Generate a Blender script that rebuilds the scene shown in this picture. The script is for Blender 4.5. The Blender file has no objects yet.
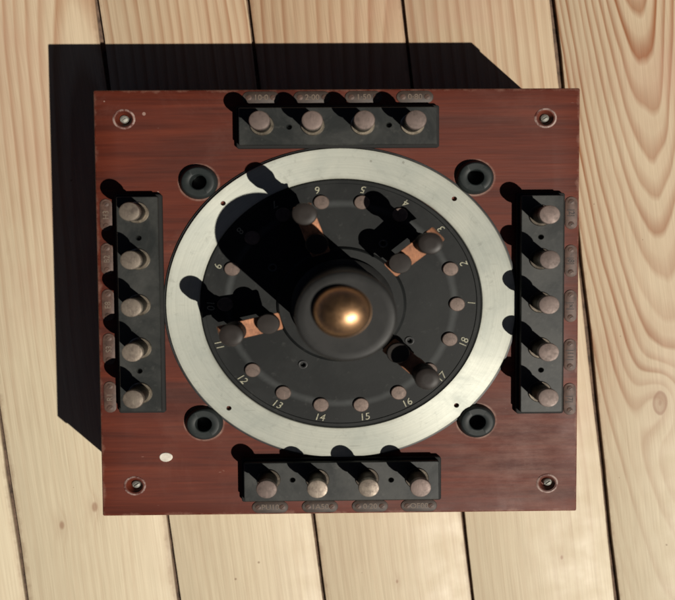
import bpy, bmesh, math, random
from mathutils import Vector, Euler, Matrix
random.seed(4)
C = bpy.context.scene.collection
S = 0.88493            # depth of the instrument relative to its width
H = 0.1338             # height of the cabinet
PI = math.pi
SUN = Vector((-.554, .4875, -1.0))

# ------------------------------------------------------------------ materials
def new_mat(name):
    m = bpy.data.materials.new(name); m.use_nodes = True
    nt = m.node_tree; nt.nodes.clear()
    out = nt.nodes.new('ShaderNodeOutputMaterial')
    b = nt.nodes.new('ShaderNodeBsdfPrincipled')
    nt.links.new(b.outputs[0], out.inputs[0])
    return m, nt, b
class NG:
    """tiny node writer"""
    def __init__(s, nt): s.nt = nt
    def n(s, t, **kw):
        x = s.nt.nodes.new(t)
        for k, v in kw.items(): setattr(x, k, v)
        return x
    def put(s, sock, v):
        if hasattr(v, 'is_output') or isinstance(v, bpy.types.NodeSocket): s.nt.links.new(v, sock)
        else: sock.default_value = v
    def m(s, op, a, b=0.0, c=None, clamp=False):
        x = s.n('ShaderNodeMath', operation=op); x.use_clamp = clamp
        s.put(x.inputs[0], a); s.put(x.inputs[1], b)
        if c is not None: s.put(x.inputs[2], c)
        return x.outputs[0]
    def noise(s, vec, scale, detail=3, rough=.5, dist=0.0):
        x = s.n('ShaderNodeTexNoise'); s.put(x.inputs['Vector'], vec)
        x.inputs['Scale'].default_value = scale; x.inputs['Detail'].default_value = detail
        x.inputs['Roughness'].default_value = rough; x.inputs['Distortion'].default_value = dist
        return x.outputs['Fac']
    def ramp(s, f, pts):
        x = s.n('ShaderNodeValToRGB'); s.put(x.inputs[0], f)
        e = x.color_ramp.elements
        while len(e) < len(pts): e.new(.5)
        for i, (p, c) in enumerate(pts):
            e[i].position = p; e[i].color = (c, c, c, 1) if isinstance(c, (int, float)) else (*c, 1)
        return x.outputs[0]
    def mix(s, f, a, b, mode='MIX'):
        x = s.n('ShaderNodeMix', data_type='RGBA', blend_type=mode)
        s.put(x.inputs[0], f)
        for i, v in ((6, a), (7, b)):
            if isinstance(v, tuple): v = (*v, 1)
            s.put(x.inputs[i], v)
        return x.outputs[2]
    def mapv(s, vec, scale=(1, 1, 1), rot=(0, 0, 0), loc=(0, 0, 0)):
        x = s.n('ShaderNodeMapping'); s.put(x.inputs[0], vec)
        x.inputs['Location'].default_value = loc; x.inputs['Rotation'].default_value = rot; x.inputs['Scale'].default_value = scale
        return x.outputs[0]
    def bump(s, h, strength, dist=.001):
        x = s.n('ShaderNodeBump'); x.inputs['Strength'].default_value = strength; x.inputs['Distance'].default_value = dist
        s.put(x.inputs['Height'], h); return x.outputs[0]
    def pos(s): return s.n('ShaderNodeNewGeometry').outputs['Position']
    def obj(s): return s.n('ShaderNodeTexCoord').outputs['Object']

def mat_pine():
    m, nt, b = new_mat('pine_boards'); g = NG(nt)
    a1 = g.n('ShaderNodeAttribute', attribute_name='grain')     # board-local across / along / seed
    a2 = g.n('ShaderNodeAttribute', attribute_name='cut')       # heart offset / depth / taper
    s1 = g.n('ShaderNodeSeparateXYZ'); g.put(s1.inputs[0], a1.outputs['Vector'])
    s2 = g.n('ShaderNodeSeparateXYZ'); g.put(s2.inputs[0], a2.outputs['Vector'])
    u, v, seed = s1.outputs; uc, dep, tap = s2.outputs
    cv = g.n('ShaderNodeCombineXYZ'); g.put(cv.inputs[0], g.m('MULTIPLY', u, 9.)); g.put(cv.inputs[1], g.m('MULTIPLY', v, 1.5)); g.put(cv.inputs[2], g.m('MULTIPLY', seed, 17.3))
    wob = g.m('SUBTRACT', g.noise(cv.outputs[0], 1.0, 3, .55), .5)
    cv2 = g.n('ShaderNodeCombineXYZ'); g.put(cv2.inputs[0], g.m('MULTIPLY', u, 60.)); g.put(cv2.inputs[1], g.m('MULTIPLY', v, 9.)); g.put(cv2.inputs[2], seed)
    wob2 = g.m('SUBTRACT', g.noise(cv2.outputs[0], 1.0, 2, .5), .5)
    du = g.m('ADD', g.m('SUBTRACT', u, uc), g.m('MULTIPLY', wob, .024))
    dd = g.m('ADD', g.m('ADD', dep, g.m('MULTIPLY', tap, v)), g.m('MULTIPLY', wob, .022))
    R = g.m('SQRT', g.m('ADD', g.m('MULTIPLY', du, du), g.m('MULTIPLY', dd, dd)))
    R = g.m('ADD', R, g.m('MULTIPLY', wob2, .0022))
    # knots push the rings aside
    P = g.pos()
    kfac = None
    for kx, ky, kr in ((.3288, -.1127, .0085), (-.2815, -.2325, .0036), (-.2477, -.2140, .0036), (.2295, -.272, .0022), (.06, -.295, .002)):
        sub = g.n('ShaderNodeVectorMath', operation='SUBTRACT'); g.put(sub.inputs[0], P); sub.inputs[1].default_value = (kx, ky, 0)
        mp = g.mapv(sub.outputs[0], (1, .62, 0), (0, 0, -.12))
        ln = g.n('ShaderNodeVectorMath', operation='LENGTH'); g.put(ln.inputs[0], mp)
        ln2 = g.m('ADD', ln.outputs['Value'], g.m('MULTIPLY', wob2, .004))
        q = g.m('DIVIDE', ln2, kr)
        bell = g.m('EXPONENT', g.m('MULTIPLY', g.m('MULTIPLY', q, q), -.13))
        R = g.m('ADD', R, g.m('MULTIPLY', bell, kr * 1.9))
        k = g.ramp(q, ((.0, 1.), (.3, .45), (.62, .5), (.85, 1.), (1.05, .0))) if kr > .006 else g.ramp(q, ((.0, 1.), (.55, .7), (1.15, .0)))
        k = g.m('ADD', k, g.m('MULTIPLY', bell, .25), clamp=True)
        kfac = k if kfac is None else g.m('MAXIMUM', kfac, k)
    a3 = g.n('ShaderNodeAttribute', attribute_name='tone')
    s3 = g.n('ShaderNodeSeparateXYZ'); g.put(s3.inputs[0], a3.outputs['Vector'])
    ph = g.m('MULTIPLY', R, s3.outputs[2])
    fr = g.m('FRACT', ph)
    ring = g.ramp(fr, ((0, 0.), (.35, .12), (.66, .75), (.82, 1.), (1.0, .0)))
    # rings vary in strength with the year and the place
    yr = g.n('ShaderNodeTexWhiteNoise', noise_dimensions='1D'); g.put(yr.inputs['W'], g.m('FLOOR', ph))
    ring = g.m('MULTIPLY', ring, g.m('ADD', g.m('MULTIPLY', yr.outputs['Value'], .75), .25))
    amt = s1.outputs[2]
    ring = g.m('MULTIPLY', ring, s3.outputs[0])
    big = g.noise(P, 5.0, 3, .55)
    # light falloff painted into the floor colour: near end paler, its grain fainter
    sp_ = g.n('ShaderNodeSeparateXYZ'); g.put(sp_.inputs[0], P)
    light_falloff = g.ramp(g.m('ADD', g.m('MULTIPLY', sp_.outputs[1], 1.1), g.m('MULTIPLY', big, .9)), ((.22, .0), (.72, 1.)))
    ring = g.m('MULTIPLY', ring, g.m('ADD', g.m('MULTIPLY', light_falloff, .92), .22), clamp=True)
    base = g.mix(g.m('MULTIPLY', s3.outputs[1], g.m('ADD', g.m('MULTIPLY', light_falloff, .8), .2)), (.605, .530, .380), (.43, .295, .185))
    late = g.mix(s3.outputs[1], (.30, .115, .036), (.235, .088, .036))
    col = g.mix(ring, base, late)
    # fine fibres
    fv = g.n('ShaderNodeCombineXYZ'); g.put(fv.inputs[0], g.m('MULTIPLY', u, 900.)); g.put(fv.inputs[1], g.m('MULTIPLY', v, 14.)); g.put(fv.inputs[2], seed)
    fib = g.noise(fv.outputs[0], 1.0, 2, .6)
    col = g.mix(1.0, col, g.ramp(fib, ((.25, (.84, .82, .80)), (.75, (1.06, 1.06, 1.06)))), 'MULTIPLY')
    # old yellowed varnish, pinkish patches, wear
    pk = g.noise(P, 3.3, 4, .6, .6)
    col = g.mix(g.m('MULTIPLY', g.ramp(pk, ((.48, 0.), (.70, .45))), g.m('ADD', light_falloff, .15)), col, (.43, .235, .17))
    col = g.mix(g.m('MULTIPLY', g.ramp(g.noise(g.mapv(P, (26, 7, 1), (0, 0, -.117)), 1.0, 4, .65), ((.56, 0.), (.75, 1.))), .22), col, (.34, .22, .13))
    eg = g.m('ADD', g.m('ABSOLUTE', u), g.m('MULTIPLY', g.m('SUBTRACT', g.noise(P, 55, 4, .7), .5), .012))
    col = g.mix(g.ramp(eg, ((.0705, 0.), (.0750, .55))), col, (.20, .115, .065))
    col = g.mix(g.m('MULTIPLY', kfac, .68), col, (.25, .125, .075))
    sp = g.n('ShaderNodeTexVoronoi'); g.put(sp.inputs['Vector'], P); sp.inputs['Scale'].default_value = 38
    dot = g.m('LESS_THAN', sp.outputs['Distance'], .045)
    sc = g.n('ShaderNodeSeparateColor'); g.put(sc.inputs[0], sp.outputs['Color'])
    dot = g.m('MULTIPLY', dot, g.m('GREATER_THAN', sc.outputs[0], .72))
    col = g.mix(g.m('MULTIPLY', dot, .6), col, (.16, .09, .05))
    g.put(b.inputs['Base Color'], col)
    g.put(b.inputs['Roughness'], g.ramp(g.noise(P, 40, 3), ((.3, .42), (.7, .58))))
    b.inputs['Specular IOR Level'].default_value = .35
    g.put(b.inputs['Normal'], g.bump(g.m('ADD', g.m('MULTIPLY', fib, .5), g.m('MULTIPLY', ring, -.6)), .25, .0006))
    return m

def mat_mahogany():
    m, nt, b = new_mat('mahogany'); g = NG(nt); P = g.pos()
    wv = g.mapv(P, (3, 55, 55))
    n1 = g.noise(wv, 1.0, 5, .6, 1.2)
    n2 = g.noise(g.mapv(P, (18, 420, 420)), 1.0, 3, .6)
    n3 = g.noise(g.mapv(P, (1.6, 16, 16)), 1.0, 3, .5, .8)
    col = g.ramp(n1, ((.2, (.046, .0080, .0036)), (.5, (.090, .0150, .0058)), (.8, (.134, .0245, .0092))))
    col = g.mix(g.ramp(n3, ((.5, 0.), (.66, .62))), col, (.045, .014, .010))
    col = g.mix(1., col, g.ramp(n2, ((.3, (.78, .76, .76)), (.7, (1.1, 1.1, 1.1)))), 'MULTIPLY')
    # dust and bloom on the old polish, rubbed scratches
    d = g.noise(P, 14, 6, .7, .4)
    col = g.mix(g.ramp(d, ((.50, 0.), (.82, .20))), col, (.23, .12, .095))
    for rz, sc_, th_ in ((.6, (70, 300, 1), .765), (-1.1, (90, 330, 1), .76), (1.45, (90, 300, 1), .765)):
        q = g.noise(g.mapv(P, sc_, (0, 0, rz)), 1.0, 2, .5)
        k = g.m('MULTIPLY', g.ramp(q, ((th_ - .015, 0.), (th_ + .02, .6))), g.ramp(g.noise(P, 11, 2), ((.48, 0.), (.6, 1.))))
        col = g.mix(g.m('MULTIPLY', k, .7), col, (.33, .20, .15))
    sp = g.n('ShaderNodeTexVoronoi'); g.put(sp.inputs['Vector'], P); sp.inputs['Scale'].default_value = 90
    sc = g.n('ShaderNodeSeparateColor'); g.put(sc.inputs[0], sp.outputs['Color'])
    dot = g.m('MULTIPLY', g.m('LESS_THAN', sp.outputs['Distance'], g.m('MULTIPLY', sc.outputs[1], .16)), g.m('GREATER_THAN', sc.outputs[0], .93))
    col = g.mix(g.m('MULTIPLY', dot, .5), col, (.42, .30, .25))
    # rubbed edges of the board and dust caught round the bushings
    sx = g.n('ShaderNodeSeparateXYZ'); g.put(sx.inputs[0], P)
    ed = g.m('MAXIMUM', g.m('ABSOLUTE', sx.outputs[0]), g.m('DIVIDE', g.m('ABSOLUTE', sx.outputs[1]), S))
    ed = g.m('ADD', ed, g.m('MULTIPLY', g.m('SUBTRACT', g.noise(P, 70, 4, .7), .55), .016))
    col = g.mix(g.ramp(ed, ((.2088, 0.), (.2110, .45))), col, (.27, .15, .11))
    dust = None
    for bx, by in ((-.1205, .1205), (.1185, .1235), (-.119, -.117), (.1205, -.1175)):
        sb = g.n('ShaderNodeVectorMath', operation='SUBTRACT'); g.put(sb.inputs[0], P); sb.inputs[1].default_value = (bx, by * S, 0)
        l_ = g.n('ShaderNodeVectorMath', operation='LENGTH'); g.put(l_.inputs[0], g.mapv(sb.outputs[0], (1, 1 / S, 0)))
        q = g.m('SUBTRACT', 1.0, g.m('DIVIDE', g.m('ABSOLUTE', g.m('SUBTRACT', l_.outputs['Value'], .0172)), .0016), clamp=True)
        dust = q if dust is None else g.m('MAXIMUM', dust, q)
    col = g.mix(g.m('MULTIPLY', dust, g.ramp(g.noise(P, 60, 4, .7), ((.4, .1), (.65, .75)))), col, (.30, .20, .16))
    # sun sheen painted into the colour as a streaky pale haze, lower right
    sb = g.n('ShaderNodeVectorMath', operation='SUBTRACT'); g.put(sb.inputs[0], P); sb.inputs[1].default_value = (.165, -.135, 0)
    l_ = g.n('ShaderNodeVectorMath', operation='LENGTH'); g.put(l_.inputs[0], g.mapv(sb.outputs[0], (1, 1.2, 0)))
    sheen = g.m('MULTIPLY', g.ramp(l_.outputs['Value'], ((.0, 1.), (.11, 0.))), g.ramp(g.noise(g.mapv(P, (22, 75, 22)), 1.0, 6, .75), ((.40, .0), (.72, .42))))
    col = g.mix(sheen, col, (.33, .185, .145))
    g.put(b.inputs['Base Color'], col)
    g.put(b.inputs['Roughness'], g.ramp(d, ((.3, .50), (.75, .72))))
    b.inputs['Specular IOR Level'].default_value = .32
    g.put(b.inputs['Normal'], g.bump(g.m('ADD', n2, g.m('MULTIPLY', d, .6)), .22, .0005))
    return m

def mat_black(name, base, rough, dust=.25, spec=.5, tint=(.12, .13, .135)):
    m, nt, b = new_mat(name); g = NG(nt); P = g.pos()
    d = g.noise(P, 22, 6, .68, .5)
    f = g.noise(P, 160, 3, .6)
    col = g.mix(g.ramp(d, ((.42, 0.), (.78, dust))), base, tint)
    col = g.mix(g.m('MULTIPLY', g.ramp(f, ((.62, 0.), (.75, 1.))), dust * .7), col, tint)
    g.put(b.inputs['Base Color'], col)
    g.put(b.inputs['Roughness'], g.ramp(d, ((.3, rough - .06), (.75, rough + .12))))
    b.inputs['Specular IOR Level'].default_value = spec
    g.put(b.inputs['Normal'], g.bump(f, .12, .0004))
    return m

def mat_metal(name, base, rough, tarnish, tcol, scale=120, metallic=1., aniso=0.):
    m, nt, b = new_mat(name); g = NG(nt); P = g.pos()
    d = g.noise(P, scale, 5, .65, .4)
    g.put(b.inputs['Base Color'], g.mix(g.ramp(d, ((.38, 0.), (.7, tarnish))), base, tcol))
    oi = g.n('ShaderNodeObjectInfo')
    o2 = g.n('ShaderNodeVectorMath', operation='ADD'); g.put(o2.inputs[0], P); g.put(o2.inputs[1], oi.outputs['Random'])
    st = g.noise(g.mapv(o2.outputs[0], (900, 120, 1)), 1.0, 3, .6)
    cc = b.inputs['Base Color'].links[0].from_socket
    cc = g.mix(g.ramp(st, ((.58, 0.), (.7, .45))), cc, tuple(min(.8, 1.7 * c) for c in base))
    cc = g.mix(g.ramp(g.noise(o2.outputs[0], scale * .7, 4, .7), ((.5, 0.), (.7, .6))), cc, tuple(c * .55 for c in tcol))
    br = g.m('ADD', g.m('MULTIPLY', oi.outputs['Random'], .5), .75)
    hv = g.n('ShaderNodeHueSaturation'); g.put(hv.inputs['Color'], cc); g.put(hv.inputs['Value'], br)
    g.put(b.inputs['Base Color'], hv.outputs[0])
    b.inputs['Metallic'].default_value = metallic
    g.put(b.inputs['Roughness'], g.ramp(d, ((.3, rough - .06), (.72, rough + .14))))
    g.put(b.inputs['Normal'], g.bump(g.noise(P, 700, 2), .12, .0003))
    if aniso:
        b.inputs['Anisotropic'].default_value = aniso
        t = g.n('ShaderNodeTangent', direction_type='RADIAL', axis='Z'); nt.links.new(t.outputs[0], b.inputs['Tangent'])
    return m

def mat_ring():
    m, nt, b = new_mat('ivory_ring'); g = NG(nt); P = g.pos()
    d = g.noise(P, 16, 6, .68, .6)
    col = g.mix(g.ramp(d, ((.36, 0.), (.72, .85))), (.525, .535, .465), (.335, .36, .325))
    ol = g.n('ShaderNodeVectorMath', operation='LENGTH'); g.put(ol.inputs[0], g.mapv(g.obj(), (1, 1 / S, 0)))
    ov = g.n('ShaderNodeCombineXYZ'); g.put(ov.inputs[0], g.m('MULTIPLY', ol.outputs['Value'], 1100.)); g.put(ov.inputs[1], g.m('MULTIPLY', d, 3.))
    hair = g.noise(ov.outputs[0], 1.0, 3, .6)
    col = g.mix(1., col, g.ramp(hair, ((.3, .90), (.7, 1.06))), 'MULTIPLY')
    f = g.noise(P, 120, 5, .75, .5)
    col = g.mix(g.ramp(f, ((.56, 0.), (.76, .45))), col, (.22, .23, .20))
    edge = g.m('ADD', g.m('ABSOLUTE', g.m('SUBTRACT', ol.outputs['Value'], .1378)), g.m('MULTIPLY', g.m('SUBTRACT', g.noise(P, 40, 4, .7), .5), .008))
    col = g.mix(g.ramp(edge, ((.0125, 0.), (.0150, .4))), col, (.20, .19, .15))
    sp = g.n('ShaderNodeTexVoronoi'); g.put(sp.inputs['Vector'], P); sp.inputs['Scale'].default_value = 70
    sc = g.n('ShaderNodeSeparateColor'); g.put(sc.inputs[0], sp.outputs['Color'])
    dot = g.m('MULTIPLY', g.m('LESS_THAN', sp.outputs['Distance'], g.m('MULTIPLY', sc.outputs[1], .14)), g.m('GREATER_THAN', sc.outputs[0], .90))
    col = g.mix(g.m('MULTIPLY', dot, .45), col, (.15, .14, .11))
    q = g.noise(g.mapv(P, (40, 480, 1), (0, 0, -.6)), 1.0, 2, .5)
    col = g.mix(g.ramp(q, ((.70, 0.), (.74, .35))), col, (.25, .25, .22))
    g.put(b.inputs['Base Color'], col)
    b.inputs['Metallic'].default_value = .24; b.inputs['Specular IOR Level'].default_value = .4
    g.put(b.inputs['Roughness'], g.ramp(d, ((.3, .40), (.75, .55))))
    b.inputs['Anisotropic'].default_value = .65
    t = g.n('ShaderNodeVectorMath', operation='MULTIPLY'); t.inputs[0].default_value = (1, 1, 0); g.put(t.inputs[1], g.obj())
    t2 = g.n('ShaderNodeVectorMath', operation='NORMALIZE'); g.put(t2.inputs[0], t.outputs[0]); g.put(b.inputs['Tangent'], t2.outputs[0])
    g.put(b.inputs['Normal'], g.bump(d, .15, .0006))
    return m

def mat_dial():
    """black ebonite with a grey track rubbed by the contact brushes"""
    m, nt, b = new_mat('ebonite_dial'); g = NG(nt); P = g.obj()
    q = g.mapv(P, (1, 1 / S, 0), loc=(0, 0, 0))
    ln = g.n('ShaderNodeVectorMath', operation='LENGTH'); g.put(ln.inputs[0], q); r = ln.outputs['Value']
    d = g.noise(P, 20, 6, .68, .5); f = g.noise(P, 170, 3, .6)
    w = g.m('ADD', r, g.m('MULTIPLY', g.m('SUBTRACT', g.noise(P, 45, 3), .5), .004))
    track = g.m('SUBTRACT', 1.0, g.m('DIVIDE', g.m('ABSOLUTE', g.m('SUBTRACT', w, .0985)), .0042), clamp=True)
    rv = g.n('ShaderNodeCombineXYZ'); g.put(rv.inputs[0], g.m('MULTIPLY', r, 900.))
    lathe = g.noise(rv.outputs[0], 1.0, 2, .6)
    col = g.mix(g.ramp(d, ((.42, 0.), (.8, .28))), (.009, .010, .010), (.045, .047, .045))
    col = g.mix(g.m('MULTIPLY', g.ramp(f, ((.62, 0.), (.75, 1.))), .16), col, (.09, .09, .085))
    col = g.mix(g.m('MULTIPLY', g.m('SMOOTH_MIN', track, .8, .2), g.ramp(d, ((.3, .35), (.7, .65)))), col, (.075, .08, .08))
    g.put(b.inputs['Base Color'], col)
    g.put(b.inputs['Roughness'], g.ramp(d, ((.3, .46), (.75, .62)))); b.inputs['Specular IOR Level'].default_value = .22
    g.put(b.inputs['Normal'], g.bump(g.m('ADD', g.m('MULTIPLY', lathe, .3), f), .12, .0003))
    return m

def mat_plain(name, col, rough=.6, var=.3, metallic=0., scale=90):
    m, nt, b = new_mat(name); g = NG(nt); P = g.pos()
    d = g.noise(P, scale, 4, .65)
    dk = tuple(c * (1 - var) for c in col); lt = tuple(min(1, c * (1 + var * .5)) for c in col)
    g.put(b.inputs['Base Color'], g.ramp(d, ((.3, dk), (.7, lt))))
    b.inputs['Roughness'].default_value = rough; b.inputs['Metallic'].default_value = metallic
    return m

M_PINE = mat_pine(); M_WOOD = mat_mahogany(); M_RING = mat_ring(); M_DIAL = mat_dial()
M_BLOCK = mat_black('ebonite_block', (.014, .016, .0155), .42, .45, .4, (.080, .078, .070))
M_PAD = mat_black('matte_pad', (.010, .010, .010), .7, .12, .25, (.06, .06, .055))
M_BUSH = mat_black('black_bushing', (.014, .018, .018), .5, .2, .25, (.07, .075, .075))
M_HUB = mat_black('hub_bakelite', (.014, .014, .0135), .48, .2, .28, (.060, .058, .056))
M_KNOB = mat_black('knob_bakelite', (.019, .0155, .014), .45, .22, .2, tint=(.07, .058, .05))
M_STEM = mat_metal('dull_brass', (.060, .048, .036), .5, .8, (.025, .022, .018))
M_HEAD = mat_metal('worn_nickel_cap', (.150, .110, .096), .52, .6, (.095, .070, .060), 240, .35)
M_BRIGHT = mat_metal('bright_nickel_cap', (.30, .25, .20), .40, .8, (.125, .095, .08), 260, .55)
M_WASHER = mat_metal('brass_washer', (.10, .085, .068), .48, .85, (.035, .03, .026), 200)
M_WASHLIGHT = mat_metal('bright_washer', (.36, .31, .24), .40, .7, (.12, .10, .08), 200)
M_CONTACT = mat_metal('contact_stud', (.150, .108, .090), .50, .6, (.098, .072, .060), 260, .35)
M_COPPER = mat_metal('copper_strap', (.37, .165, .085), .5, .85, (.16, .068, .04), 130, .4)
M_DOME = mat_metal('bronze_dome', (.42, .245, .125), .40, .6, (.24, .13, .060), 90)
for _n in M_DOME.node_tree.nodes:
    if _n.type == 'BSDF_PRINCIPLED': _n.inputs['Coat Weight'].default_value = .5; _n.inputs['Coat Roughness'].default_value = .28
M_SCREW = mat_metal('steel_screw', (.34, .335, .30), .58, .6, (.17, .16, .14), 240, .6)
M_PLATE = mat_plain('bronze_label', (.085, .046, .033), .6, .45, 0, 200)
M_PLATEDARK = mat_plain('blackened_label', (.040, .025, .018), .6, .4, 0, 200)
M_INK = mat_plain('dark_engraving', (.022, .014, .011), .6, .3, 0, 300)
M_PALEINK = mat_plain('worn_engraving', (.135, .098, .072), .6, .25, 0, 300)
M_NUM = mat_plain('white_numerals', (.30, .29, .21), .6, .6, 0, 420)
M_CHIP = mat_plain('white_paint', (.62, .58, .50), .6, .3, 0, 160)
M_HOLE = mat_plain('dark_hole', (.010, .009, .008), .8, .2)
M_GAP = mat_plain('gap_dirt', (.13, .082, .055), .9, .75, 0, 90)

# ------------------------------------------------------------------ mesh helpers (built square, depth applied once)
def finish(bm, mats, squash=True, sharp=33):
    if squash:
        for v in bm.verts: v.co.y *= S
    bmesh.ops.recalc_face_normals(bm, faces=bm.faces)
    for f in bm.faces: f.smooth = True
    for e in bm.edges:
        if len(e.link_faces) == 2 and e.calc_face_angle(0) > math.radians(sharp): e.smooth = False
    me = bpy.data.meshes.new('mesh'); bm.to_mesh(me); bm.free()
    for m in (mats if isinstance(mats, (list, tuple)) else (mats,)): me.materials.append(m)
    return me
def link(name, me, parent=None, loc=(0, 0, 0)):
    o = bpy.data.objects.new(name, me); C.objects.link(o)
    me.name = name
    if parent: o.parent = parent
    o.location = (loc[0], loc[1] * S, loc[2])
    return o
def lathe(bm, prof, n=48, cx=0, cy=0, mat=0, ang=None):
    rings = []
    for r, z in prof:
        if r < 1e-6: rings.append([bm.verts.new((cx, cy, z))])
        else: rings.append([bm.verts.new((cx + r * math.cos(2 * PI * i / n), cy + r * math.sin(2 * PI * i / n), z)) for i in range(n)])
    for a, b in zip(rings, rings[1:]):
        for i in range(n):
            j = (i + 1) % n
            if len(a) == 1 and len(b) == 1: continue
            if len(a) == 1: f = bm.faces.new((a[0], b[i], b[j]))
            elif len(b) == 1: f = bm.faces.new((a[i], a[j], b[0]))
            else: f = bm.faces.new((a[i], a[j], b[j], b[i]))
            f.material_index = mat
    return bm
def box(bm, x0, x1, y0, y1, z0, z1, bev=0., seg=2, rot=0., org=(0, 0), mat=0):
    t = bmesh.new()
    bmesh.ops.create_cube(t, size=1)
    for v in t.verts:
        v.co = Vector(((x0 + x1) / 2 + v.co.x * (x1 - x0), (y0 + y1) / 2 + v.co.y * (y1 - y0), (z0 + z1) / 2 + v.co.z * (z1 - z0)))
    if bev: bmesh.ops.bevel(t, geom=t.edges[:], offset=bev, segments=seg, affect='EDGES', profile=.5)
    if rot: bmesh.ops.rotate(t, verts=t.verts, cent=(0, 0, 0), matrix=Matrix.Rotation(rot, 3, 'Z'))
    bmesh.ops.translate(t, verts=t.verts, vec=(org[0], org[1], 0))
    for f in t.faces: f.material_index = mat
    me = bpy.data.meshes.new('tmp'); t.to_mesh(me); t.free(); bm.from_mesh(me); bpy.data.meshes.remove(me)
    return bm
def cut(me, cutter_bm, mat=None):
    """subtract the cutter (already in the same space) and return the new mesh"""
    cm = finish(cutter_bm, mat or M_HOLE)
    a = bpy.data.objects.new('tmp_a', me); b = bpy.data.objects.new('tmp_b', cm); C.objects.link(a); C.objects.link(b)
    md = a.modifiers.new('cut', 'BOOLEAN'); md.operation = 'DIFFERENCE'; md.object = b; md.solver = 'EXACT'
    bpy.context.view_layer.update()
    dg = bpy.context.evaluated_depsgraph_get()
    out = bpy.data.meshes.new_from_object(a.evaluated_get(dg))
    bpy.data.objects.remove(a); bpy.data.objects.remove(b)
    t = bmesh.new(); t.from_mesh(out)
    for f in t.faces: f.smooth = True
    for e in t.edges:
        if len(e.link_faces) == 2 and e.calc_face_angle(0) > math.radians(33): e.smooth = False
    t.to_mesh(out); t.free()
    return out
def text_mesh(s, size, mat, rot=0., shear=0., depth=.00035, offset=0.0):
    cu = bpy.data.curves.new('txt', 'FONT'); cu.body = s; cu.size = size; cu.align_x = 'CENTER'; cu.align_y = 'CENTER'
    cu.extrude = depth; cu.shear = shear; cu.resolution_u = 4; cu.offset = offset
    o = bpy.data.objects.new('txt', cu); C.objects.link(o); bpy.context.view_layer.update()
    me = bpy.data.meshes.new_from_object(o.evaluated_get(bpy.context.evaluated_depsgraph_get()))
    bpy.data.objects.remove(o)
    me.transform(Matrix.Diagonal((1, S, 1, 1)) @ Matrix.Rotation(rot, 4, 'Z'))
    me.materials.clear(); me.materials.append(mat)
    return me

# ------------------------------------------------------------------ floor
def build_floor():
    bm = bmesh.new()
    la = bm.verts.layers.float_vector.new('grain'); lc = bm.verts.layers.float_vector.new('cut'); lt = bm.verts.layers.float_vector.new('tone')
    th = math.atan(.117); d = Vector((-math.sin(th), math.cos(th))); nrm = Vector((math.cos(th), math.sin(th)))
    # nrm points +x;  gaps cross y=0 at these x
    gaps = [-1.27, -1.115, -.965, -.812, -.660, -.508, -.3555, -.2005, -.0520, .1010, .2500, .4015, .553, .705, .857, 1.01, 1.16, 1.31]
    half = {0: 0}
    params = {  # heart offset, depth, taper, ring strength, pinkness, rings per metre
        -.3555: (.055, .030, .08, .62, .45, 120.), -.2005: (-.10, .012, -.03, .62, .75, 105.), -.0520: (.085, .02, .12, .62, .85, 100.),
        .1010: (-.13, .03, .02, .55, .70, 95.), .2500: (.006, .0625, -.120, 1.0, .62, 185.), -.508: (.05, .02, .05, .5, .3, 120.)}
    for x0, x1 in zip(gaps, gaps[1:]):
        gw = .0025 if abs(x1 - .25) < .01 else .0017
        gw0 = .0025 if abs(x0 - .25) < .01 else .0017
        a = x0 * math.cos(th) + gw0; b = x1 * math.cos(th) - gw
        p = params.get(x0, (random.uniform(-.06, .16), random.uniform(0, .05), random.uniform(-.08, .08), .5, random.random() * .6, 110.))
        seed = random.random() * 10
        t = bmesh.new(); box(t, a, b, -1.5, 1.5, -.005, 0, .0011, 2)
        # subdivide along so the edges can waver a little, like hand-planed old boards
        bmesh.ops.bisect_plane(t, geom=t.verts[:] + t.edges[:] + t.faces[:], plane_co=(0, 0, 0), plane_no=(0, 1, 0))
        for k in range(-14, 15):
            if k: bmesh.ops.bisect_plane(t, geom=t.verts[:] + t.edges[:] + t.faces[:], plane_co=(0, k * .07, 0), plane_no=(0, 1, 0))
        mp = {}
        for v in t.verts:
            u, w = v.co.x, v.co.y
            e = .0005 * math.sin(w * 21 + seed) + .0004 * math.sin(w * 47 + seed * 3)
            x = u + (e if abs(u - a) < .004 or abs(u - b) < .004 else 0)
            co = nrm * x + d * w
            nv = bm.verts.new((co.x, co.y, v.co.z))
            nv[la] = (u - (a + b) / 2, w, seed); nv[lc] = p[:3]; nv[lt] = (p[3], p[4], p[5])
            mp[v] = nv
        for f in t.faces: bm.faces.new([mp[v] for v in f.verts])
        t.free()
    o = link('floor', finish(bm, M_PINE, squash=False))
    o['kind'] = 'structure'
    s = bmesh.new(); box(s, -1.6, 1.6, -1.7, 1.7, -.06, -.0052)
    q = link('subfloor', finish(s, M_GAP, squash=False)); q['kind'] = 'structure'
build_floor()

# ------------------------------------------------------------------ the instrument
root = bpy.data.objects.new('switch_box', None); C.objects.link(root)
root['label'] = 'square red-brown wooden switch box with pale dial ring and metal terminals on pine floorboards'
root['category'] = 'electrical switch'
W = .21
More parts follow.
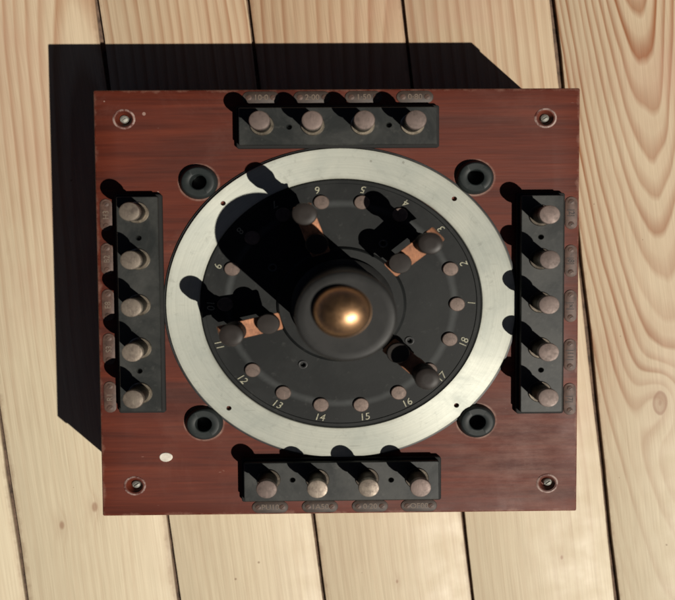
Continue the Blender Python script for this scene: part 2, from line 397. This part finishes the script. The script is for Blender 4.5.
# cabinet body under the top board
bm = bmesh.new(); box(bm, -W + .0008, W - .0008, -W + .0008, W - .0008, 0, H - .0162, .0015)
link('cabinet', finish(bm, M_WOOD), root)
bm = bmesh.new(); box(bm, -W, W, -W, W, H - .016, H, .0016, 3)
top_me = finish(bm, M_WOOD)
cb = bmesh.new()
SCREWS = [(-.184, .182), (.180, .181), (-.181, -.1795), (.1835, -.1815)]
BUSH = [(-.1205, .1205), (.1185, .1235), (-.119, -.117), (.1205, -.1175)]
for x, y in BUSH: lathe(cb, [(0, H - .013), (.0070, H - .013), (.0070, H + .001), (0, H + .001)], 32, x, y)
for x, y in SCREWS: lathe(cb, [(0, H - .007), (.0038, H - .007), (.0046, H - .0045), (.0078, H + .001), (0, H + .001)], 32, x, y)
top_me = cut(top_me, cb)
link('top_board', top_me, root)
HT = H
# ring-shaped stains of the corner holes are in the washers: thin worn brass rims
sm = bmesh.new(); lathe(sm, [(0, .0046), (.0020, .0045), (.0034, .0036), (.0040, .0022), (.0040, 0)], 24)
screw_me = finish(sm, M_SCREW)
sl = bmesh.new(); box(sl, -.0042, .0042, -.0005, .0005, .0036, .0054, rot=.6)
screw_me = cut(screw_me, sl)
rim_mat, nt_, b_ = new_mat('worn_rim'); g_ = NG(nt_)
g_.put(b_.inputs['Base Color'], g_.ramp(g_.noise(g_.pos(), 110, 4, .7), ((.40, (.085, .017, .010)), (.58, (.30, .21, .18)))))
b_.inputs['Roughness'].default_value = .6
rm = bmesh.new(); lathe(rm, [(.0079, 0), (.0082, .0004), (.0094, .0003), (.0098, 0)], 40)
rim_me = finish(rm, rim_mat)
for i, (x, y) in enumerate(SCREWS):
    h = link('corner_hole', rim_me, root, (x, y, H + .0001))
    link('screw', screw_me, h, (0.0006 * (i - 1), .0005, -.0066))
# paint chip near the lower left corner
bm = bmesh.new()
n = 26; vs = []; top = []
for i in range(n):
    a = 2 * PI * i / n; r = 1 + .02 * math.sin(3 * a + 1)
    vs.append(bm.verts.new((.0058 * r * math.cos(a), .0046 * r * math.sin(a), 0))); top.append(bm.verts.new((.0053 * r * math.cos(a), .0042 * r * math.sin(a), .0004)))
bm.faces.new(top)
for i in range(n): bm.faces.new((vs[i], vs[(i + 1) % n], top[(i + 1) % n], top[i]))
o = link('sticker', finish(bm, M_CHIP), root, (-.1532, -.151, H + .0002))
o['label'] = 'small white oval sticker'

# bushings
bm = bmesh.new(); lathe(bm, [(.0166, 0), (.0165, .0016), (.0152, .0048), (.0140, .0068), (.0133, .0072), (.0082, .0071), (.0074, .0066), (.0069, .0052), (.0068, -.0110), (0, -.0110)], 56)
bush = finish(bm, M_BUSH)
for x, y in BUSH:
    link('bushing', bush, root, (x, y, H + .0001))

# ring
CX, CY = .0020, .0003
bm = bmesh.new()
lathe(bm, [(.1505, 0), (.1527, .0002), (.1527, .0021), (.1520, .0032), (.1234, .0032), (.1228, .0024), (.1228, 0), (.1505, 0)], 160)
bmesh.ops.remove_doubles(bm, verts=bm.verts[:], dist=1e-6)
ring_me = finish(bm, M_RING)
cb = bmesh.new()
for x, y in ((-.1015, .0995), (.0985, .1025), (-.0990, -.1022), (.1005, -.1015)): lathe(cb, [(0, -.0012), (.0021, -.0012), (.0025, .0060), (0, .0060)], 20, x, y)
bm2 = bmesh.new(); ring_me = cut(ring_me, cb)
ring = link('dial_ring', ring_me, root, (CX, CY, H + .0004))
bm = bmesh.new(); lathe(bm, [(.1545, 0), (.1545, .0010), (.1535, .0014), (.1529, .0014), (.1529, 0)], 160)
link('ring_edge', finish(bm, mat_black('ring_edge_black', (.02, .02, .02), .5)), ring, (0, 0, -.0003))
# dark floor below the ring's screw holes and under the dial
bm = bmesh.new(); lathe(bm, [(0, 0), (.0033, 0)], 20)

# dial
bm = bmesh.new()
lathe(bm, [(.1224, 0), (.1224, .0026), (.1212, .0036), (.1185, .0036), (.1178, .0030), (.0568, .0030), (.0564, .0038), (.0548, .0060), (.0540, .0066), (0, .0066)], 144)
dial_me = finish(bm, M_DIAL)
cb = bmesh.new()
DS = [(-.032, -.0537), (.0545, -.0337), (.033, .0535), (-.0545, .0337)]
for x, y in ((.0560, -.0345), (-.0320, -.0560), (.0345, .0560), (-.0560, .0345)): lathe(cb, [(0, .0002), (.0020, .0002), (.0020, .01), (0, .01)], 20, x * 1.06, y * 1.06)
dial_me = cut(dial_me, cb)
dial = link('dial_plate', dial_me, root, (CX, CY, H + .0004))
bm = bmesh.new(); lathe(bm, [(.0068, 0), (.0068, .0016), (.0062, .0022), (.0030, .0024), (0, .0024)], 32)
stud = finish(bm, M_CONTACT)
for k in range(18):
    a = math.radians(20 * k - .5)
    link('contact_stud', stud, dial, (.1008 * math.cos(a), .1012 * math.sin(a), .0031))
bm = bmesh.new(); lathe(bm, [(.0040, 0), (.0040, .0008), (.0034, .0011), (.0028, .0008), (.0024, .0004), (.0024, 0)], 24)
cup = finish(bm, mat_black('cup_black', (.05, .05, .05), .4))
for x, y in ((.0560, -.0345), (-.0320, -.0560), (.0345, .0560), (-.0560, .0345)): link('screw_cup', cup, dial, (x * 1.06, y * 1.06, .0031))
for k in range(18):
    a = math.radians(20 * k)
    r = .1138
    me = text_mesh(str(k + 1), .0096, M_NUM, a + PI / 2, .12, .0002, 0.00005)
    link('numeral', me, dial, (r * math.cos(a), r * math.sin(a), .0034))

# hub with bronze dome
bm = bmesh.new()
lathe(bm, [(.0445, .0000), (.0445, .0050), (.0430, .0070), (.0388, .0090), (.0380, .0140), (.0376, .1190), (.0382, .1230), (.0378, .1272), (.0366, .1286), (.0352, .1291), (.0300, .1290), (.0252, .1289), (0, .1289)], 96)
hub = link('hub', finish(bm, M_HUB), root, (.0030, .0004, H + .0071))
bm = bmesh.new()
prof = [(.0226, -.0025), (.0226, .0)] + [(.0217 * math.cos(t), .0005 + .0150 * math.sin(t)) for t in [PI / 2 * i / 16 for i in range(16)]] + [(0, .0155)]
lathe(bm, prof, 72)
link('dome', finish(bm, M_DOME, sharp=50), hub, (-.0030, .0040, .1286))

# four contact arms
def arm(deg, ext=0.):
    a = math.radians(deg); ca, sa = math.cos(a), math.sin(a)
    e = bpy.data.objects.new('contact_arm', None); C.objects.link(e); e.parent = root; e.location = (CX, CY * S, H + .0036)
    def P(r): return (r * ca, r * sa, 0)
    # copper strap, its outer end bent down
    bm = bmesh.new(); w = .0081; sec = [(.0525, .0345), (.0535, .0345), (.074, .0352), (.0985, .0380), (.1015 + ext, .0382), (.1050 + ext, .0366), (.1064 + ext, .0344)]
    rows = []
    for i, (r, z) in enumerate(sec):
        ww = w - (.0012 if i in (0, len(sec) - 1) else 0)
        rows.append([bm.verts.new((r * ca - s * ww * sa, r * sa + s * ww * ca, z + dz)) for s, dz in ((-1, 0), (1, 0), (1, .0018), (-1, .0018))])
    for p, q in zip(rows, rows[1:]):
        for k in range(4): bm.faces.new((p[k], p[(k + 1) % 4], q[(k + 1) % 4], q[k]))
    bm.faces.new(rows[0]); bm.faces.new(rows[-1])
    bmesh.ops.bevel(bm, geom=bm.edges[:], offset=.0003, segments=1, affect='EDGES')
    link('strap', finish(bm, M_COPPER), e)
    bm = bmesh.new(); box(bm, .0570, .0985, -.0074, .0074, .0235, .0343, .0008, 2, rot=a)
    link('bar', finish(bm, M_KNOB), e)
    bm = bmesh.new(); lathe(bm, [(.0062, 0), (.0062, .003), (.0050, .004), (.0050, .0340)], 32)
    link('pillar', finish(bm, M_STEM), e, P(.0632))
    bm = bmesh.new(); lathe(bm, [(.0050, .0366), (.0092, .0368), (.0096, .0378), (.0096, .0422), (.0090, .0432), (.0060, .0435), (0, .0436)], 40)
    link('cap', finish(bm, M_KNOB), e, P(.0632))
    bm = bmesh.new(); lathe(bm, [(.0072, .0015), (.0072, .0050), (.0052, .0060), (.0052, .0370)], 32)
    link('pillar', finish(bm, M_STEM), e, P(.0918))
    bm = bmesh.new(); lathe(bm, [(.0060, .0396), (.0094, .0398), (.0096, .0410), (.0080, .0440), (.0076, .0560), (.0082, .0620), (.0094, .0645), (.0100, .0665), (.0100, .0738), (.0096, .0752), (.0086, .0758), (.0040, .0760), (0, .0760)], 44)
    link('knob', finish(bm, M_KNOB), e, P(.0918))
for dg_, ex in ((40.6, 0.), (109.0, -.0045), (193.6, 0.), (-43.0, -.002)): arm(dg_, ex)

# terminal blocks with terminals and engraved label plates
stem_me = finish(lathe(bmesh.new(), [(.0078, .0012), (.0080, .0050), (.0076, .0190), (.0070, .0230), (.0064, .0262)], 36), M_STEM)
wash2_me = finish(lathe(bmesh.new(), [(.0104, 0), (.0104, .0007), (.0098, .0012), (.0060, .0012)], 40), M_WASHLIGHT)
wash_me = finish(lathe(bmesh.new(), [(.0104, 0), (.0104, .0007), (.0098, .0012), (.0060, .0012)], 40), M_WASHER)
def knurl():
    bm = bmesh.new(); n = 72; prof = [(.0062, .0263), (.0082, .0265), (.0088, .0275), (.0088, .0325), (.0083, .0338), (.0060, .0342), (0, .0343)]
    rings = []
    for k, (r, z) in enumerate(prof):
        if r == 0: rings.append([bm.verts.new((0, 0, z))]); continue
        rings.append([bm.verts.new(((r - (.00022 if 2 <= k <= 3 and i % 2 else 0)) * math.cos(2 * PI * i / n), (r - (.00022 if 2 <= k <= 3 and i % 2 else 0)) * math.sin(2 * PI * i / n), z)) for i in range(n)])
    for a, b in zip(rings, rings[1:]):
        for i in range(n):
            j = (i + 1) % n
            bm.faces.new((a[i], a[j], b[0]) if len(b) == 1 else (a[i], a[j], b[j], b[i]))
    return bm
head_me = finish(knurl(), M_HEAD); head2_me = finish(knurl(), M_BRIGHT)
ZB = .0118
def block(x0, x1, y0, y1, holes):
    bm = bmesh.new(); c = .0026; rows = []
    for d_, z in ((0, 0), (0, .0044), (.0006, .0050), (c, .0052), (c, ZB - .0006), (c + .0006, ZB)):
        q = max(.0022 - d_ * .4, .0006); row = []
        for sx_, sy_, a0 in ((x1 - d_ - q, y1 - d_ - q, 0), (x0 + d_ + q, y1 - d_ - q, 1), (x0 + d_ + q, y0 + d_ + q, 2), (x1 - d_ - q, y0 + d_ + q, 3)):
            for t_ in range(5):
                a_ = PI / 2 * (a0 + t_ / 4); row.append(bm.verts.new((sx_ + q * math.cos(a_), sy_ + q * math.sin(a_), z)))
        rows.append(row)
    bm.faces.new(rows[0]); bm.faces.new(rows[-1])
    for a, b in zip(rows, rows[1:]):
        for k in range(20): bm.faces.new((a[k], a[(k + 1) % 20], b[(k + 1) % 20], b[k]))
    for f in bm.faces: f.material_index = 1 if f.calc_center_median().z < .0053 else 0
    me = finish(bm, [M_BLOCK, M_PAD])
    cb = bmesh.new()
    for x, y in holes: lathe(cb, [(0, ZB - .007), (.0020, ZB - .007), (.0020, ZB - .0012), (.0032, ZB + .001), (0, ZB + .001)], 20, x, y)
    return link('terminal_block', cut(me, cb), root, (0, 0, H + .0001))
def terminal(x, y, bright):
    # every terminal sits a hair off true and at its own turn
    e = link('terminal', stem_me, root, (x + random.uniform(-.0004, .0004), y + random.uniform(-.0004, .0004), H + ZB + .0001))
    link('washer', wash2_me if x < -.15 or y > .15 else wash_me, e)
    link('terminal_cap', head2_me if bright else head_me, e)
block(-.0872, .0872, .1525, .1935, [(-.0417, .1722), (.0435, .1736)])
block(-.0866, .0888, -.1956, -.1522, [(-.0417, -.1721), (.0442, -.1731)])
block(-.1925, -.1520, -.1054, .1090, [(-.1713, .0666), (-.1727, -.0628)])
block(.1545, .1962, -.1098, .1080, [(.1741, .0649), (.1748, -.0653)])
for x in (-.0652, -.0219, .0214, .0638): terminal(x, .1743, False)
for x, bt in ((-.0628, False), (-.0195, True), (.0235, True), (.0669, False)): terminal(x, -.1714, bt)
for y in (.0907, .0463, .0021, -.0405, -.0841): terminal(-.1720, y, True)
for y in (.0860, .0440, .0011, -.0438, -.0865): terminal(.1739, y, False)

def pill(L, Wd, h):
    bm = bmesh.new(); r = Wd / 2; pts = []
    for s, a0 in ((1, -PI / 2), (-1, PI / 2)):
        for i in range(13):
            a = a0 + PI * i / 12; pts.append((s * (L / 2 - r) + r * math.cos(a), r * math.sin(a)))
    c = 1 - .0005 / r
    lo = [bm.verts.new((x, y, 0)) for x, y in pts]; md = [bm.verts.new((x, y, h * .6)) for x, y in pts]
    hi = [bm.verts.new((x * .98, y * c, h)) for x, y in pts]
    n = len(pts); bm.faces.new(hi)
    for a, b in ((lo, md), (md, hi)):
        for i in range(n): bm.faces.new((a[i], a[(i + 1) % n], b[(i + 1) % n], b[i]))
    return bm
sm = bmesh.new(); lathe(sm, [(.0026, 0), (.0026, .0003), (.0018, .0006), (0, .0007)], 20); pin_me = finish(sm, M_PLATE)
sl = bmesh.new(); box(sl, -.003, .003, -.00035, .00035, .0003, .002, rot=.7)
pin_me = cut(pin_me, sl, M_PLATEDARK)
def plate(x, y, rot, txt, L, Wd, mat, ink, lbl=None):
    bm = pill(L, Wd, .0007)
    bmesh.ops.rotate(bm, verts=bm.verts, cent=(0, 0, 0), matrix=Matrix.Rotation(rot, 3, 'Z'))
    e = link('label_plate', finish(bm, mat), root, (x, y, H + .0001))
    for s in (-1, 1):
        r = s * (L / 2 - Wd * .46)
        link('plate_screw', pin_me, e, (r * math.cos(rot), r * math.sin(rot), .0007))
    me = text_mesh(txt, .0072, ink, rot, 0, .0001, .00008)
    link('lettering', me, e, (0, 0, .0008))
for x, t in zip((-.0620, -.0180, .0263, .0697), ('PU10', '1A50', '0·20', 'OF00')):
    plate(x, -.2026, 0, t, .0320, .0118, M_PLATEDARK, M_PALEINK)
for x, t in zip((-.0660, -.0219, .0224, .0668), ('10·0', '2·00', '1·50', '0·80')):
    plate(x, .2020, 0, t, .0320, .0118, M_PLATEDARK, M_PALEINK)
for y, t in zip((.0883, .0410, -.0036, -.0524, -.0965), ('2', '8', '×', '11', '7')):
    plate(.2030, y, -PI / 2, '|' + t + '|', .0320, .0108, M_PLATE, M_INK)
for y, t in zip((.0893, .0463, .0010, -.0425, -.0903), ('H3', 'B2', 'E8', 'S3', 'R1')):
    plate(-.2010, y, PI / 2, t, .0310, .0106, M_PLATE, M_PALEINK)

# ------------------------------------------------------------------ camera, light
cam = bpy.data.cameras.new('camera'); co = bpy.data.objects.new('camera', cam); C.objects.link(co)
co.location = (-.01387, .05971, 1.00316); co.rotation_euler = Euler((math.radians(-3.67863), math.radians(-.8558), math.radians(-.39285)), 'XYZ')
cam.sensor_width = 36; cam.lens = 997.41 / 675 * 36; cam.clip_start = .01; cam.clip_end = 100
bpy.context.scene.camera = co
cam.dof.use_dof = True; cam.dof.focus_distance = .92; cam.dof.aperture_fstop = 5.2
sun = bpy.data.lights.new('sun', 'SUN'); so = bpy.data.objects.new('sun', sun); C.objects.link(so)
sun.energy = 5.0; sun.angle = math.radians(.5); sun.color = (1, .94, .84)
so.rotation_euler = SUN.to_track_quat('-Z', 'Y').to_euler()
w = bpy.data.worlds.new('World'); bpy.context.scene.world = w; w.use_nodes = True
nt = w.node_tree; nt.nodes.clear()
sky = nt.nodes.new('ShaderNodeTexSky'); sky.sky_type = 'NISHITA'; sky.sun_disc = False; sky.air_density = .10; sky.dust_density = .35; sky.ozone_density = 0
sky.sun_elevation = math.atan2(1, math.hypot(SUN.x, SUN.y)); sky.sun_rotation = math.atan2(-SUN.x, -SUN.y) % (2 * PI)
bg = nt.nodes.new('ShaderNodeBackground'); bg.inputs[1].default_value = .05
ow = nt.nodes.new('ShaderNodeOutputWorld'); nt.links.new(sky.outputs[0], bg.inputs[0]); nt.links.new(bg.outputs[0], ow.inputs[0])
vs_ = bpy.context.scene.view_settings
vs_.view_transform = 'Standard'; vs_.look = 'None'; vs_.exposure = -.08; vs_.gamma = 1; vs_.use_curve_mapping = False
